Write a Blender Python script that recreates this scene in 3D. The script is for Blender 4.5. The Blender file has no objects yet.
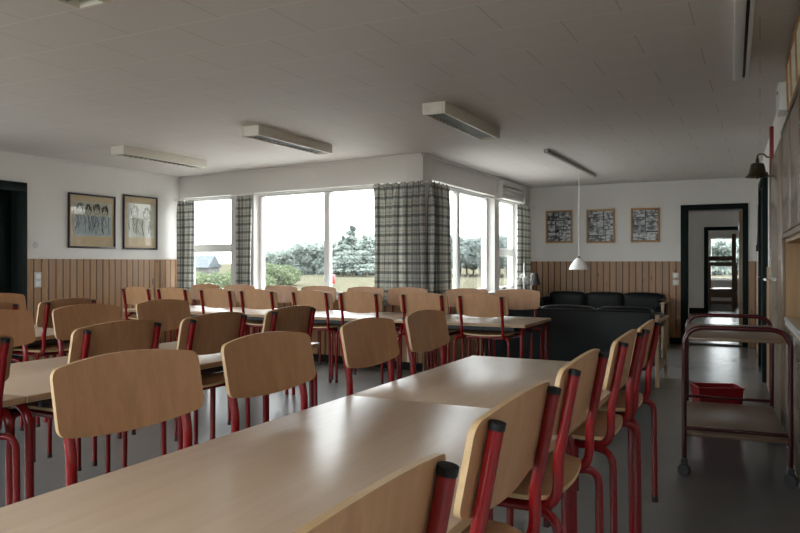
import bpy, bmesh, math, random
from mathutils import Vector, Matrix
random.seed(7)
S = bpy.context.scene
COL = S.collection
PI = math.pi

# ------------------------------------------------------------------ camera
F, CX, HY, EYE = 720.0, 400.0, 263.0, 1.2
YAW = math.atan(360.0 / F)
sn, cs = math.sin(YAW), math.cos(YAW)
cd = bpy.data.cameras.new('camera'); cam = bpy.data.objects.new('camera', cd); COL.objects.link(cam)
cam.location = (0, 0, EYE); cam.rotation_euler = (PI / 2, 0, YAW)
cd.sensor_width = 36; cd.lens = F / 800 * 36; cd.shift_y = -(266.5 - HY) / 800
cd.clip_start = 0.02; cd.clip_end = 600
S.camera = cam

def ray(u, v):
    a = (u - CX) / F
    return (-sn + a * cs, cs + a * sn, (HY - v) / F)
def hit(u, v, P, d):           # survey helper: sight line against the vertical plane through P along d -> (distance along d, z)
    r = ray(u, v)
    n = (-d[1], d[0])
    t = (P[0] * n[0] + P[1] * n[1]) / (r[0] * n[0] + r[1] * n[1])
    x, y = r[0] * t, r[1] * t
    return ((x - P[0]) * d[0] + (y - P[1]) * d[1], EYE + r[2] * t)
def far(u, dist, z=0.0):       # point at forward distance along a bearing
    r = ray(u, HY); return (r[0] * dist, r[1] * dist, z)

# ------------------------------------------------------------------ materials
MATS = {}
class NT:
    def __init__(s, name):
        m = bpy.data.materials.new(name); m.use_nodes = True
        s.m = m; s.t = m.node_tree; s.n = s.t.nodes
        s.p = s.n['Principled BSDF']; s.out = s.n['Material Output']
    def node(s, typ, **kw):
        o = s.n.new(typ)
        for k, v in kw.items():
            if k in ('op',): o.operation = v
            else: setattr(o, k, v)
        return o
    def l(s, a, b): s.t.links.new(a, b)
    def math(s, op, a, b=None, c=None):
        o = s.node('ShaderNodeMath', op=op)
        for i, x in enumerate((a, b, c)):
            if x is None: continue
            if isinstance(x, (int, float)): o.inputs[i].default_value = x
            else: s.l(x, o.inputs[i])
        return o.outputs[0]
    def coord(s, kind='Object'):
        return s.node('ShaderNodeTexCoord').outputs[kind]
    def mapping(s, vec, scale=(1, 1, 1), rot=(0, 0, 0)):
        o = s.node('ShaderNodeMapping'); s.l(vec, o.inputs[0])
        o.inputs['Scale'].default_value = scale; o.inputs['Rotation'].default_value = rot
        return o.outputs[0]
    def noise(s, vec, scale, detail=3, rough=.5, dist=0):
        o = s.node('ShaderNodeTexNoise'); s.l(vec, o.inputs['Vector'])
        o.inputs['Scale'].default_value = scale; o.inputs['Detail'].default_value = detail
        o.inputs['Roughness'].default_value = rough; o.inputs['Distortion'].default_value = dist
        return o.outputs[0]
    def ramp(s, fac, stops):
        o = s.node('ShaderNodeValToRGB'); s.l(fac, o.inputs[0])
        e = o.color_ramp.elements
        while len(e) < len(stops): e.new(.5)
        for k, (p, c) in enumerate(stops): e[k].position = p; e[k].color = (*c, 1)
        return o.outputs[0]
    def mix(s, fac, a, b, mode='MIX'):
        o = s.node('ShaderNodeMix', data_type='RGBA', blend_type=mode)
        for i, x in ((0, fac), (6, a), (7, b)):
            if isinstance(x, (int, float)): o.inputs[i].default_value = x
            elif isinstance(x, tuple): o.inputs[i].default_value = (*x, 1)
            else: s.l(x, o.inputs[i])
        return o.outputs[2]
    def bump(s, h, strength=.3, dist=.01):
        o = s.node('ShaderNodeBump'); s.l(h, o.inputs['Height'])
        o.inputs['Strength'].default_value = strength; o.inputs['Distance'].default_value = dist
        s.l(o.outputs[0], s.p.inputs['Normal'])
    def col(s, c):
        if isinstance(c, tuple): s.p.inputs['Base Color'].default_value = (*c, 1)
        else: s.l(c, s.p.inputs['Base Color'])
    def rough(s, r):
        if isinstance(r, (int, float)): s.p.inputs['Roughness'].default_value = r
        else: s.l(r, s.p.inputs['Roughness'])

def plain(name, c, r=.5, metal=0, var=.06, scale=30, spec=.5):
    t = NT(name); n = t.noise(t.coord(), scale, 3)
    d = tuple(x * (1 - var) for x in c); b = tuple(min(1, x * (1 + var)) for x in c)
    t.col(t.ramp(n, [(.3, d), (.7, b)])); t.rough(r); t.p.inputs['Metallic'].default_value = metal
    t.p.inputs['Specular IOR Level'].default_value = spec
    MATS[name] = t.m; return t.m

def wood(name, lo, hi, rough=.35, axis=2, scale=1.0, fine=1.0):
    t = NT(name); v = t.coord()
    sc = [38 * scale] * 3; sc[axis] = 2.2 * scale
    n1 = t.noise(t.mapping(v, tuple(sc)), 1.0, 4, .55, .6)
    sc2 = [240 * fine] * 3; sc2[axis] = 9
    n2 = t.noise(t.mapping(v, tuple(sc2)), 1.0, 2)
    f = t.math('ADD', t.math('MULTIPLY', n1, .7), t.math('MULTIPLY', n2, .3))
    t.col(t.ramp(f, [(.3, lo), (.7, hi)])); t.rough(rough)
    t.bump(n2, .05, .002)
    if 'laminate' in name: t.p.inputs['Specular IOR Level'].default_value = .95
    MATS[name] = t.m; return t.m

# beech, laminate and painted metal
wood('beech_ply', (.37, .195, .095), (.49, .275, .145), .33, 2)
wood('beech_seat', (.37, .195, .095), (.49, .275, .145), .33, 1)
wood('beech_edge', (.52, .34, .17), (.66, .46, .25), .45, 0)
wood('table_laminate', (.60, .445, .315), (.70, .545, .405), .35, 1, .6)
wood('table_laminate_cross', (.60, .445, .315), (.70, .545, .405), .27, 0, .6)
wood('table_edge', (.36, .23, .12), (.46, .30, .17), .4, 1)
plain('red_tube', (.20, .004, .006), .22, 0, .05)
plain('dark_red_tube', (.055, .004, .007), .25, 0, .05)
plain('black_plastic', (.006, .007, .008), .55, 0, .06, 30, .3)
plain('foot_brown', (.04, .01, .01), .6)
plain('tray_black', (.018, .020, .022), .55)
plain('white_wall', (.75, .73, .70), .7, 0, .015, 3)
plain('white_paint', (.74, .73, .71), .35, 0, .02)
plain('frame_white', (.78, .78, .77), .3, 0, .02)
plain('fixture_cream', (.78, .75, .66), .4, 0, .02)
plain('track_grey', (.42, .41, .38), .4, 0, .02)
plain('plate_plastic', (.60, .59, .56), .35, 0, .02)
plain('dark_green_paint', (.006, .012, .011), .6, 0, .1, 30, .12)
plain('leather_black', (.003, .0055, .006), .45, 0, .25, 60, .25)
#, 0, .25, 60)
plain('black_frame', (.014, .013, .013), .3)
wood('oak_frame', (.36, .17, .06), (.50, .26, .10), .4, 0)
wood('pale_wood', (.40, .28, .17), (.52, .38, .25), .45, 2)
wood('hatch_wood', (.30, .17, .07), (.42, .26, .12), .4, 2, .7)
wood('shelf_brown', (.15, .095, .055), (.21, .135, .08), .3, 0)
wood('bunk_wood', (.10, .05, .022), (.16, .085, .04), .4, 2)
wood('door_edge_wood', (.20, .11, .055), (.28, .16, .08), .4, 2)
plain('chrome', (.75, .75, .76), .18, 1)
plain('steel_edge', (.58, .60, .62), .3, 1)
plain('bronze', (.075, .062, .035), .42, .6, .25, 40)
plain('red_paint', (.25, .010, .012), .4)
plain('red_plastic', (.25, .004, .008), .3)
plain('rubber_grey', (.05, .05, .055), .6)
plain('lamp_white', (.80, .79, .76), .3, 0, .02)
plain('louvre_grey', (.28, .30, .29), .3, .4)
plain('tube_white', (.75, .76, .74), .25)
plain('paper_beige', (.70, .50, .31), .7, 0, .05, 12)
plain('paper_pale', (.66, .62, .53), .7, 0, .08, 14)
plain('paper_blue', (.48, .53, .58), .7, 0, .15, 22)
plain('ink', (.03, .028, .028), .8)
plain('ink_soft', (.07, .06, .058), .8)
plain('notice_blue', (.38, .50, .60), .6)
plain('roof_slate', (.035, .046, .054), .7)
plain('house_white', (.07, .07, .066), .8)
plain('bark', (.10, .075, .055), .9, 0, .3)
plain('threshold', (.05, .045, .04), .5)

def ceiling_mat():
    t = NT('ceiling_tiles'); v = t.coord()
    sx = t.node('ShaderNodeSeparateXYZ'); t.l(v, sx.inputs[0])
    ry = t.math('DIVIDE', sx.outputs[1], .40); row = t.math('FLOOR', ry)
    ly = t.math('ABSOLUTE', t.math('SUBTRACT', t.math('FRACT', ry), .5))
    along = t.math('GREATER_THAN', ly, .493)
    rx = t.math('ADD', t.math('DIVIDE', sx.outputs[0], .6), t.math('MULTIPLY', row, .5))
    lx = t.math('ABSOLUTE', t.math('SUBTRACT', t.math('FRACT', rx), .5))
    across = t.math('GREATER_THAN', lx, .4955)
    n = t.noise(v, .8, 2)
    base = t.ramp(n, [(.3, (.675, .638, .61)), (.7, (.69, .652, .625))])
    base = t.mix(t.math('MULTIPLY', across, .75), base, (.40, .37, .35))
    base = t.mix(t.math('MULTIPLY', along, .85), base, (.86, .83, .80))
    t.col(base); t.rough(.75)
    t.bump(t.math('SUBTRACT', 1.0, t.math('MAXIMUM', across, along)), .25, .003)
    MATS['ceiling_tiles'] = t.m
ceiling_mat()

def floor_mat():
    t = NT('grey_lino'); v = t.coord()
    n = t.noise(v, 1.6, 4); n2 = t.noise(v, 260, 2)
    f = t.math('ADD', t.math('MULTIPLY', n, .5), t.math('MULTIPLY', n2, .5))
    t.col(t.ramp(f, [(.3, (.145, .146, .146)), (.7, (.195, .196, .196))]))
    t.rough(.27)
    MATS['grey_lino'] = t.m
floor_mat()

def wainscot_mat():
    t = NT('pine_boards'); v = t.coord()
    sx = t.node('ShaderNodeSeparateXYZ'); t.l(v, sx.inputs[0])
    s = t.math('DIVIDE', t.math('ADD', sx.outputs[0], sx.outputs[1]), .096)
    fr = t.math('FRACT', s); idx = t.math('FLOOR', s)
    edge = t.math('ABSOLUTE', t.math('SUBTRACT', fr, .5))         # .5 at the joint
    groove = t.math('GREATER_THAN', edge, .41)
    wn = t.node('ShaderNodeTexWhiteNoise', noise_dimensions='1D'); t.l(idx, wn.inputs['W'])
    c = t.node('ShaderNodeCombineXYZ'); t.l(s, c.inputs[0]); t.l(t.math('MULTIPLY', sx.outputs[2], 1.0), c.inputs[2])
    t.l(t.math('MULTIPLY', wn.outputs[0], 40), c.inputs[1])
    g = t.noise(t.mapping(c.outputs[0], (3.2, 1, 1.5)), 1.6, 4, .6, 1.2)
    vo = t.node('ShaderNodeTexVoronoi'); t.l(t.mapping(c.outputs[0], (.9, 1, 2.6)), vo.inputs['Vector']); vo.inputs['Scale'].default_value = 1.0
    knot = t.math('LESS_THAN', vo.outputs['Distance'], .12)
    base = t.ramp(g, [(.3, (.29, .152, .068)), (.7, (.43, .25, .125))])
    base = t.mix(t.math('MULTIPLY', wn.outputs[0], .35), base, (.24, .115, .05))
    base = t.mix(t.math('MULTIPLY', knot, .75), base, (.10, .035, .015))
    base = t.mix(t.math('MULTIPLY', groove, .96), base, (.055, .016, .009))
    t.col(base); t.rough(.42)
    t.bump(t.math('SUBTRACT', 1.0, groove), .6, .006)
    MATS['pine_boards'] = t.m
wainscot_mat()

def laminate_mat():
    t = NT('beige_laminate'); v = t.coord()
    sx = t.node('ShaderNodeSeparateXYZ'); t.l(v, sx.inputs[0])
    fr = t.math('FRACT', t.math('DIVIDE', sx.outputs[1], .30))
    g = t.math('LESS_THAN', fr, .03)
    n = t.noise(t.mapping(v, (1, 3, .4)), 1, 2)
    base = t.ramp(n, [(.3, (.23, .17, .122)), (.7, (.255, .192, .14))])
    t.col(t.mix(t.math('MULTIPLY', g, .5), base, (.12, .09, .07))); t.rough(.24)
    MATS['beige_laminate'] = t.m
laminate_mat()

def plaid_mat():
    t = NT('plaid_cloth'); uv = t.coord('UV')
    sx = t.node('ShaderNodeSeparateXYZ'); t.l(uv, sx.inputs[0])
    def band(o):
        fr = t.math('FRACT', t.math('DIVIDE', o, .105))
        a = t.math('LESS_THAN', t.math('ABSOLUTE', t.math('SUBTRACT', fr, .5)), .15)
        b = t.math('LESS_THAN', t.math('ABSOLUTE', t.math('SUBTRACT', fr, .08)), .045)
        return t.math('ADD', t.math('MULTIPLY', a, .55), t.math('MULTIPLY', b, .3))
    f = t.math('SUBTRACT', 1.0, t.math('MULTIPLY', t.math('SUBTRACT', 1.0, band(sx.outputs[0])), t.math('SUBTRACT', 1.0, band(sx.outputs[1]))))
    c = t.mix(f, (.72, .71, .66), (.026, .050, .043))
    t.col(c); t.rough(.9)
    tr = t.node('ShaderNodeBsdfTranslucent'); t.l(c, tr.inputs[0])
    ms = t.node('ShaderNodeMixShader'); ms.inputs[0].default_value = .32
    t.l(t.p.outputs[0], ms.inputs[1]); t.l(tr.outputs[0], ms.inputs[2]); t.l(ms.outputs[0], t.out.inputs[0])
    MATS['plaid_cloth'] = t.m
plaid_mat()

def glass_mat():
    t = NT('window_glass')
    tr = t.node('ShaderNodeBsdfTransparent'); tr.inputs[0].default_value = (.95, .965, .96, 1)
    gl = t.node('ShaderNodeBsdfGlossy'); gl.inputs['Roughness'].default_value = .02
    lw = t.node('ShaderNodeLayerWeight'); lw.inputs[0].default_value = .5
    fr = t.math('MULTIPLY_ADD', t.math('POWER', lw.outputs['Facing'], 4.0), .55, .035)
    ms = t.node('ShaderNodeMixShader'); t.l(fr, ms.inputs[0]); t.l(tr.outputs[0], ms.inputs[1]); t.l(gl.outputs[0], ms.inputs[2])
    t.l(ms.outputs[0], t.out.inputs[0]); MATS['window_glass'] = t.m
glass_mat()

def photo_mat(k):
    t = NT('photo_print_%d' % k); v = t.coord()
    n = t.noise(t.mapping(v, (1, 1, 1.8)), 10 + 2 * k, 4, .65, .3)
    t.col(t.ramp(n, [(.41 - .02 * k, (.012, .014, .016)), (.50 - .02 * k, (.14, .145, .15)), (.59 - .02 * k, (.52, .53, .54))])); t.rough(.3)
    MATS['photo_print_%d' % k] = t.m
for k in range(3): photo_mat(k)
def leaf_mat(name, lo, hi):
    t = NT(name); n = t.noise(t.coord(), 1.3, 4)
    c = t.ramp(n, [(.35, lo), (.65, hi)]); t.col(c); t.rough(.8); t.p.inputs['Specular IOR Level'].default_value = 0; MATS[name] = t.m
    if name != 'meadow':
        tr = t.node('ShaderNodeBsdfTranslucent'); t.l(c, tr.inputs[0]); ms = t.node('ShaderNodeMixShader'); ms.inputs[0].default_value = .6
        t.l(t.p.outputs[0], ms.inputs[1]); t.l(tr.outputs[0], ms.inputs[2]); t.l(ms.outputs[0], t.out.inputs[0])
leaf_mat('leaf_hazed_grey', (.235, .275, .255), (.31, .345, .32))  # distant leaves, base colour brightened to stand in for haze
leaf_mat('leaf_hazed_dark', (.195, .235, .225), (.27, .305, .295))  # haze paled into the colour of the side-window trees too
leaf_mat('leaf_light', (.095, .12, .07), (.14, .165, .105))
leaf_mat('meadow', (.060, .058, .040), (.082, .079, .059))

# ------------------------------------------------------------------ mesh helpers
def new(): return bmesh.new()
def box(bm, x0, x1, y0, y1, z0, z1, bev=0, seg=2, M=None):
    t = bmesh.new(); bmesh.ops.create_cube(t, size=1)
    for v in t.verts:
        v.co = ((x0 + x1) / 2 + v.co.x * (x1 - x0), (y0 + y1) / 2 + v.co.y * (y1 - y0), (z0 + z1) / 2 + v.co.z * (z1 - z0))
    if bev: bmesh.ops.bevel(t, geom=t.edges[:], offset=bev, segments=seg, profile=.5, affect='EDGES')
    merge(bm, t, M); return bm
def merge(bm, t, M=None):
    if M is not None: bmesh.ops.transform(t, matrix=M, verts=t.verts)
    me = bpy.data.meshes.new('tmp'); t.to_mesh(me); t.free(); bm.from_mesh(me); bpy.data.meshes.remove(me)
def cushion(bm, x0, x1, y0, y1, z0, z1, bev=.04, puff=.02):
    t = bmesh.new(); bmesh.ops.create_cube(t, size=1)
    bmesh.ops.subdivide_edges(t, edges=t.edges[:], cuts=7, use_grid_fill=True)
    sx, sy, sz = x1 - x0, y1 - y0, z1 - z0
    for v in t.verts:
        p = Vector((v.co.x * sx, v.co.y * sy, v.co.z * sz)); h = Vector((sx / 2, sy / 2, sz / 2))
        b = min(bev, min(h) * .95)
        q = Vector([max(-(h[i] - b), min(h[i] - b, p[i])) for i in range(3)])
        d = p - q
        if d.length > 1e-6: p = q + d.normalized() * b
        u = [1 - (2 * v.co[i]) ** 2 for i in range(3)]
        for i in range(3):
            j, k = (i + 1) % 3, (i + 2) % 3
            p[i] += puff * max(0, u[j]) * max(0, u[k]) * (1 if v.co[i] > 0 else -1) * (abs(v.co[i]) * 2) ** 3
        v.co = p + Vector(((x0 + x1) / 2, (y0 + y1) / 2, (z0 + z1) / 2))
    merge(bm, t); return bm
def arc_path(pts, rad, n=6):          # round the corners of a polyline
    P = [Vector(p) for p in pts]; out = [P[0]]
    for i in range(1, len(P) - 1):
        a, b, c = P[i - 1], P[i], P[i + 1]
        r = rad[i - 1] if isinstance(rad, (list, tuple)) else rad
        d1 = (a - b).normalized(); d2 = (c - b).normalized()
        ang = d1.angle(d2); t = min(r / math.tan(ang / 2), (a - b).length * .49, (c - b).length * .49)
        p0, p2 = b + d1 * t, b + d2 * t
        for k in range(n + 1):
            s = k / n; out.append(p0 * (1 - s) ** 2 + b * 2 * s * (1 - s) + p2 * s ** 2)
    out.append(P[-1]); return out
def tube(bm, pts, r, n=10, cap=True, r2=None):
    P = [Vector(p) for p in pts]; rings = []; up = None
    for i, p in enumerate(P):
        d = ((P[min(i + 1, len(P) - 1)] - P[max(i - 1, 0)])).normalized()
        if up is None:
            up = Vector((0, 0, 1)) if abs(d.z) < .9 else Vector((1, 0, 0))
        a = d.cross(up).normalized(); up = a.cross(d).normalized()
        rr = r if r2 is None else r + (r2 - r) * i / (len(P) - 1)
        rings.append([bm.verts.new(p + (a * math.cos(2 * PI * k / n) + up * math.sin(2 * PI * k / n)) * rr) for k in range(n)])
    for A, B in zip(rings, rings[1:]):
        for k in range(n): bm.faces.new((A[k], A[(k + 1) % n], B[(k + 1) % n], B[k]))
    if cap: bm.faces.new(rings[0][::-1]); bm.faces.new(rings[-1])
    return bm
def lathe(bm, prof, n=28, c=(0, 0, 0)):
    rings = [[bm.verts.new((c[0] + r * math.cos(2 * PI * k / n), c[1] + r * math.sin(2 * PI * k / n), c[2] + z)) for k in range(n)] for r, z in prof]
    for A, B in zip(rings, rings[1:]):
        for k in range(n): bm.faces.new((A[k], A[(k + 1) % n], B[(k + 1) % n], B[k]))
    return bm
def slab(bm, fn, nu, nv, nrm_th):     # two layers of a parametric sheet joined round the rim; fn(s,t)->(front point, back point)
    F_, B_ = [], []
    for j in range(nv + 1):
        a, b = [], []
        for i in range(nu + 1):
            p, q = fn(-1 + 2 * i / nu, -1 + 2 * j / nv); a.append(bm.verts.new(p)); b.append(bm.verts.new(q))
        F_.append(a); B_.append(b)
    for j in range(nv):
        for i in range(nu):
            bm.faces.new((F_[j][i], F_[j][i + 1], F_[j + 1][i + 1], F_[j + 1][i])); bm.faces.new((B_[j][i], B_[j + 1][i], B_[j + 1][i + 1], B_[j][i + 1]))
    rim = [(0, i) for i in range(nu)] + [(j, nu) for j in range(nv)] + [(nv, i) for i in range(nu, 0, -1)] + [(j, 0) for j in range(nv, 0, -1)]
    for k in range(len(rim)):
        (j, i), (j2, i2) = rim[k], rim[(k + 1) % len(rim)]
        f = bm.faces.new((F_[j2][i2], F_[j][i], B_[j][i], B_[j2][i2])); f.material_index = 1
    return bm
def obj(name, bm, mat, parent=None, smooth=40, loc=None, rz=0, mats=None):
    bmesh.ops.recalc_face_normals(bm, faces=bm.faces[:])
    me = bpy.data.meshes.new(name); bm.to_mesh(me); bm.free()
    for m in ([mat] if mats is None else mats): me.materials.append(MATS[m])
    if smooth:
        for p in me.polygons: p.use_smooth = True
        me.set_sharp_from_angle(angle=math.radians(smooth))
    o = bpy.data.objects.new(name, me); COL.objects.link(o)
    if parent is not None: o.parent = parent
    if loc is not None: o.location = loc
    o.rotation_euler.z = rz
    return o
def tag(o, label, cat, group=None, kind=None):
    if label: o['label'] = label
    if cat: o['category'] = cat
    if group: o['group'] = group
    if kind: o['kind'] = kind
    return o
def thing(name, label, cat, loc=(0, 0, 0), rz=0, group=None):
    o = bpy.data.objects.new(name, None); COL.objects.link(o); o.empty_display_size = .1
    o.location = loc; o.rotation_euler.z = rz
    return tag(o, label, cat, group)
def struct(name, bm, mat, parent=None, **k):
    o = obj(name, bm, mat, parent, **k)
    if parent is None: o['kind'] = 'structure'
    return o
def sgroup(name, loc=(0, 0, 0), rz=0):
    o = bpy.data.objects.new(name, None); COL.objects.link(o); o.location = loc; o.rotation_euler.z = rz; o['kind'] = 'structure'; return o
def dup(root, loc, rz, label, group=None):
    def cp(o, par):
        c = o.copy(); COL.objects.link(c)
        if par is not None: c.parent = par
        for ch in o.children: cp(ch, c)
        return c
    r = cp(root, None); r.location = loc; r.rotation_euler.z = rz; r['label'] = label
    if group: r['group'] = group
    return r

# ------------------------------------------------------------------ room shell
XL, CZ, YB, YR = -7.38, 2.42, 11.4, -2.6
A, B = Vector((XL, 7.75)), Vector((-3.34, 7.25))          # window wall, left and outer corner
XS = -3.34
WL = (B - A).length; WD = ((B - A) / WL); WROT = math.atan2(WD.y, WD.x)
RX = lambda y: .33 - .032 * y                              # right wall face
RROT = math.atan(.032)

fl = new(); box(fl, XL - .3, .9, YR - .3, 7.9, -.12, 0); box(fl, XS - .25, .9, 7.9, 24, -.12, 0)
struct('floor', fl, 'grey_lino', smooth=0)
ce = new(); box(ce, XL - .3, .9, YR - .3, 7.45, CZ, CZ + .15); box(ce, XS - .12, .9, 7.45, 24, CZ, CZ + .15)
v = [ce.verts.new(p) for p in ((XL - .3, 7.45, CZ), (XL - .3, 7.95, CZ), (XS - .12, 7.45, CZ))]
ce.faces.new(v)
v = [ce.verts.new(p) for p in ((XL - .3, 7.45, CZ + .15), (XL - .3, 7.95, CZ + .15), (XS - .12, 7.45, CZ + .15))]
ce.faces.new(v)
struct('ceiling', ce, 'ceiling_tiles', smooth=0)

def wall_with_holes(name, length, holes, th, loc, rz, mat='white_wall', z1=CZ, cut=None):
    """local x along the wall, local y = 0 is the room face, y>0 is outward; holes = (s0,s1,z0,z1)"""
    bm = new(); xs = sorted({0, length} | {h[0] for h in holes} | {h[1] for h in holes})
    for a, b in zip(xs, xs[1:]):
        hs = sorted([h for h in holes if h[0] <= a + 1e-6 and h[1] >= b - 1e-6], key=lambda h: h[2])
        z = 0
        for h in hs:
            if h[2] > z + 1e-4: box(bm, a, b, 0, th, z, h[2])
            z = h[3]
        if z < z1: box(bm, a, b, 0, th, z, z1)
    return struct(name, bm, mat, loc=loc, rz=rz, smooth=0)

# window wall: local s of the openings from the survey
ZH, ZS = 2.115, .80
su = lambda u: hit(u, 263, A, WD)[0]
nW = Vector((-WD.y, WD.x))
sg = lambda u: hit(u, 263, A + nW * .135, WD)[0]
sc_ = lambda u: hit(u, 263, A - nW * .125, WD)[0]
s_small = (sg(193.5) - .045, sg(238.5)); s_big = (sg(263.5) - .045, WL - .22)
wall_with_holes('wall_front', WL, [(s_small[0], s_small[1], ZS, ZH), (s_big[0], s_big[1], ZS, ZH)], .2, (A.x, A.y, 0), WROT)
# side wall of the wing: along +Y, outward is -X  (built with local x running -Y -> use rotation so that y>0 is -X)
SIDE = [(7.47, 9.66), (9.86, 10.86)]
wall_with_holes('wall_side', YB - 7.25, [(a - 7.25, b - 7.25, ZS, ZH + .03) for a, b in SIDE], .2, (XS, 7.25, 0), PI / 2)
# left wall along +Y, outward -X
DL0, DL1 = 4.30, 5.29
LEFT_ADDED = [(-2.1, .7), (1.3, 3.5)]  # out-of-view windows added to brighten ceiling and tables
wall_with_holes('wall_left', 7.75 - YR, [(DL0 - YR, DL1 - YR, 0, 2.06)] + [(a - YR, b - YR, .86, 2.1) for a, b in LEFT_ADDED], .2, (XL, YR, 0), PI / 2)
# rear wall (behind the camera) with three unseen windows, added to raise the daylight
REAR_ADDED = [(.3, 2.6), (2.9, 5.2), (5.5, 7.2)]
wall_with_holes('wall_rear', 7.9, [(7.9 - b, 7.9 - a, .8, 2.25) for a, b in REAR_ADDED], .2, (.45, YR, 0), PI)
# back wall with the doorway
DB0, DB1, DBZ = -.945, -.225, 1.98
wall_with_holes('wall_back', 4.2, [(DB0 + 3.6, DB1 + 3.6, 0, DBZ)], .12, (-3.6, YB, 0), 0)
# right wall along -Y : local x from far to near, outward +X
HATCH = (3.2, 5.5, .83, 1.36)
YW = 11.55
def rl(y): return (YW - y) / math.cos(RROT)
wall_with_holes('wall_right', rl(YR - .1), [(rl(HATCH[1]), rl(HATCH[0]), HATCH[2], HATCH[3])], .3, (RX(YW), YW, 0), -PI / 2 + RROT)

# wainscot boards ---------------------------------------------------------
def boards(name, bm): return struct(name, bm, 'pine_boards', smooth=0)
ZWL = hit(100, 259.2, (XL, 0), (0, 1))[1]; ZWB = 1.225
bm = new(); box(bm, XL, XL + .015, DL1 + .07, 7.72, 0.0, ZWL); box(bm, XL, XL + .015, YR, DL0 - .07, 0, .82); boards('trim_1', bm)
bm = new(); box(bm, XS + .0, DB0 - .105, YB - .015, YB, 0, ZWB); box(bm, DB1 + .08, RX(YB) - .018, YB - .015, YB, 0, ZWB); boards('trim_2', bm)
n2 = Vector((-WD.y, WD.x))
def on_front(s, out, z): p = A + WD * s + n2 * out; return Vector((p.x, p.y, z))
bm = new()
box(bm, 0, WL, -.015, 0, 0, ZS - .03)
bmesh.ops.transform(bm, matrix=Matrix.Translation((A.x, A.y, 0)) @ Matrix.Rotation(WROT, 4, 'Z'), verts=bm.verts)
boards('trim_3', bm)
bm = new(); box(bm, XS, XS + .015, 7.25, YB - .015, 0, ZS - .03); boards('trim_4', bm)
RM = lambda y: Matrix.Translation((RX(y), y, 0)) @ Matrix.Rotation(RROT, 4, 'Z')   # local -x is into the room
bm = new(); box(bm, -.015, 0, 0, 2.02, 0, 1.22); bmesh.ops.transform(bm, matrix=RM(9.34), verts=bm.verts); boards('trim_5', bm)
bm = new(); box(bm, -.015, 0, 0, .84, 0, 1.16); bmesh.ops.transform(bm, matrix=RM(7.16), verts=bm.verts); boards('trim_6', bm)
# skirting
bm = new(); box(bm, XS + .02, DB0 - .105, YB - .027, YB - .015, 0, .09); struct('baseboard_back', bm, 'dark_green_paint', smooth=0)
bm = new(); box(bm, 0, WL, -.027, -.015, 0, .09)
bmesh.ops.transform(bm, matrix=Matrix.Translation((A.x, A.y, 0)) @ Matrix.Rotation(WROT, 4, 'Z'), verts=bm.verts)
struct('baseboard_front', bm, 'dark_green_paint', smooth=0)
bm = new(); box(bm, XL + .015, XL + .027, DL1 + .07, 7.7, 0, .09); struct('baseboard_left', bm, 'dark_green_paint', smooth=0)
# cornice line
bm = new(); box(bm, XL, XL + .02, YR, 7.72, CZ - .025, CZ); struct('trim_7', bm, 'white_paint', smooth=0)
bm = new(); box(bm, XS, .0, YB - .02, YB, CZ - .025, CZ); struct('trim_8', bm, 'white_paint', smooth=0)
bm = new(); box(bm, 0, WL, -.02, 0, CZ - .03, CZ)
bmesh.ops.transform(bm, matrix=Matrix.Translation((A.x, A.y, 0)) @ Matrix.Rotation(WROT, 4, 'Z'), verts=bm.verts)
struct('trim_9', bm, 'white_paint', smooth=0)
bm = new(); box(bm, XS, XS + .02, 7.25, YB, CZ - .03, CZ); struct('trim_10', bm, 'white_paint', smooth=0)

# windows -----------------------------------------------------------------
WN = [0]
def window(loc, rz, s0, s1, z0, z1, mull=(), trans=None, fw=.045, depth=.2, sill=True, handle=False):
    WN[0] += 1; w = sgroup('window_%d' % WN[0], loc, rz)
    f = new(); y0, y1 = .10, .17
    box(f, s0, s1, y0, y1, z0, z0 + fw, .006); box(f, s0, s1, y0, y1, z1 - fw, z1, .006)
    box(f, s0, s0 + fw, y0, y1, z0 + fw, z1 - fw, .006); box(f, s1 - fw, s1, y0, y1, z0 + fw, z1 - fw, .006)
    for m in mull: box(f, m - .04, m + .04, y0, y1, z0 + fw, z1 - fw, .006)
    if trans: box(f, s0 + fw, s1 - fw, y0 - .01, y1, trans - .055, trans + .055, .006)
    obj('window_frame', f, 'frame_white', w)
    xs = [s0 + fw] + [e for m in mull for e in (m - .04, m + .04)] + [s1 - fw]
    zs = [z0 + fw, z1 - fw] if not trans else [z0 + fw, trans - .055, trans + .055, z1 - fw]
    for a, b in zip(xs[::2], xs[1::2]):
        for c, d in zip(zs[::2], zs[1::2]):
            g = new(); box(g, a, b, .132, .138, c, d); obj('glass_pane', g, 'window_glass', w, smooth=0)
    if sill:
        g = new(); box(g, s0 - .04, s1 + .04, -.09, -.001, z0 - .035, z0, .006); box(g, s0, s1, -.001, .105, z0 - .02, z0 + .004); obj('window_sill', g, 'white_paint', w)
    if handle:
        g = new(); mx = (s0 + s1) / 2; box(g, mx - .05, mx + .05, .075, .102, z0 + .012, z0 + .035, .005); obj('latch', g, 'rubber_grey', w)
    return w
LW = (A.x, A.y, 0)
window(LW, WROT, *s_small, ZS, ZH, trans=1.405)
window(LW, WROT, *s_big, ZS, ZH, mull=(sg(328.2),))
window((XS, 7.25, 0), PI / 2, SIDE[0][0] - 7.25, SIDE[0][1] - 7.25, ZS, ZH + .03, mull=(8.56 - 7.25,))
window((XS, 7.25, 0), PI / 2, SIDE[1][0] - 7.25, SIDE[1][1] - 7.25, ZS, ZH + .03, trans=1.36, handle=True)
for a, b in REAR_ADDED: window((.45, YR, 0), PI, 7.9 - b, 7.9 - a, .8, 2.25, mull=(7.9 - (a + b) / 2,))

for a, b in LEFT_ADDED: window((XL, YR, 0), PI / 2, a - YR, b - YR, .86, 2.1, mull=((a + b) / 2 - YR,))
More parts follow.
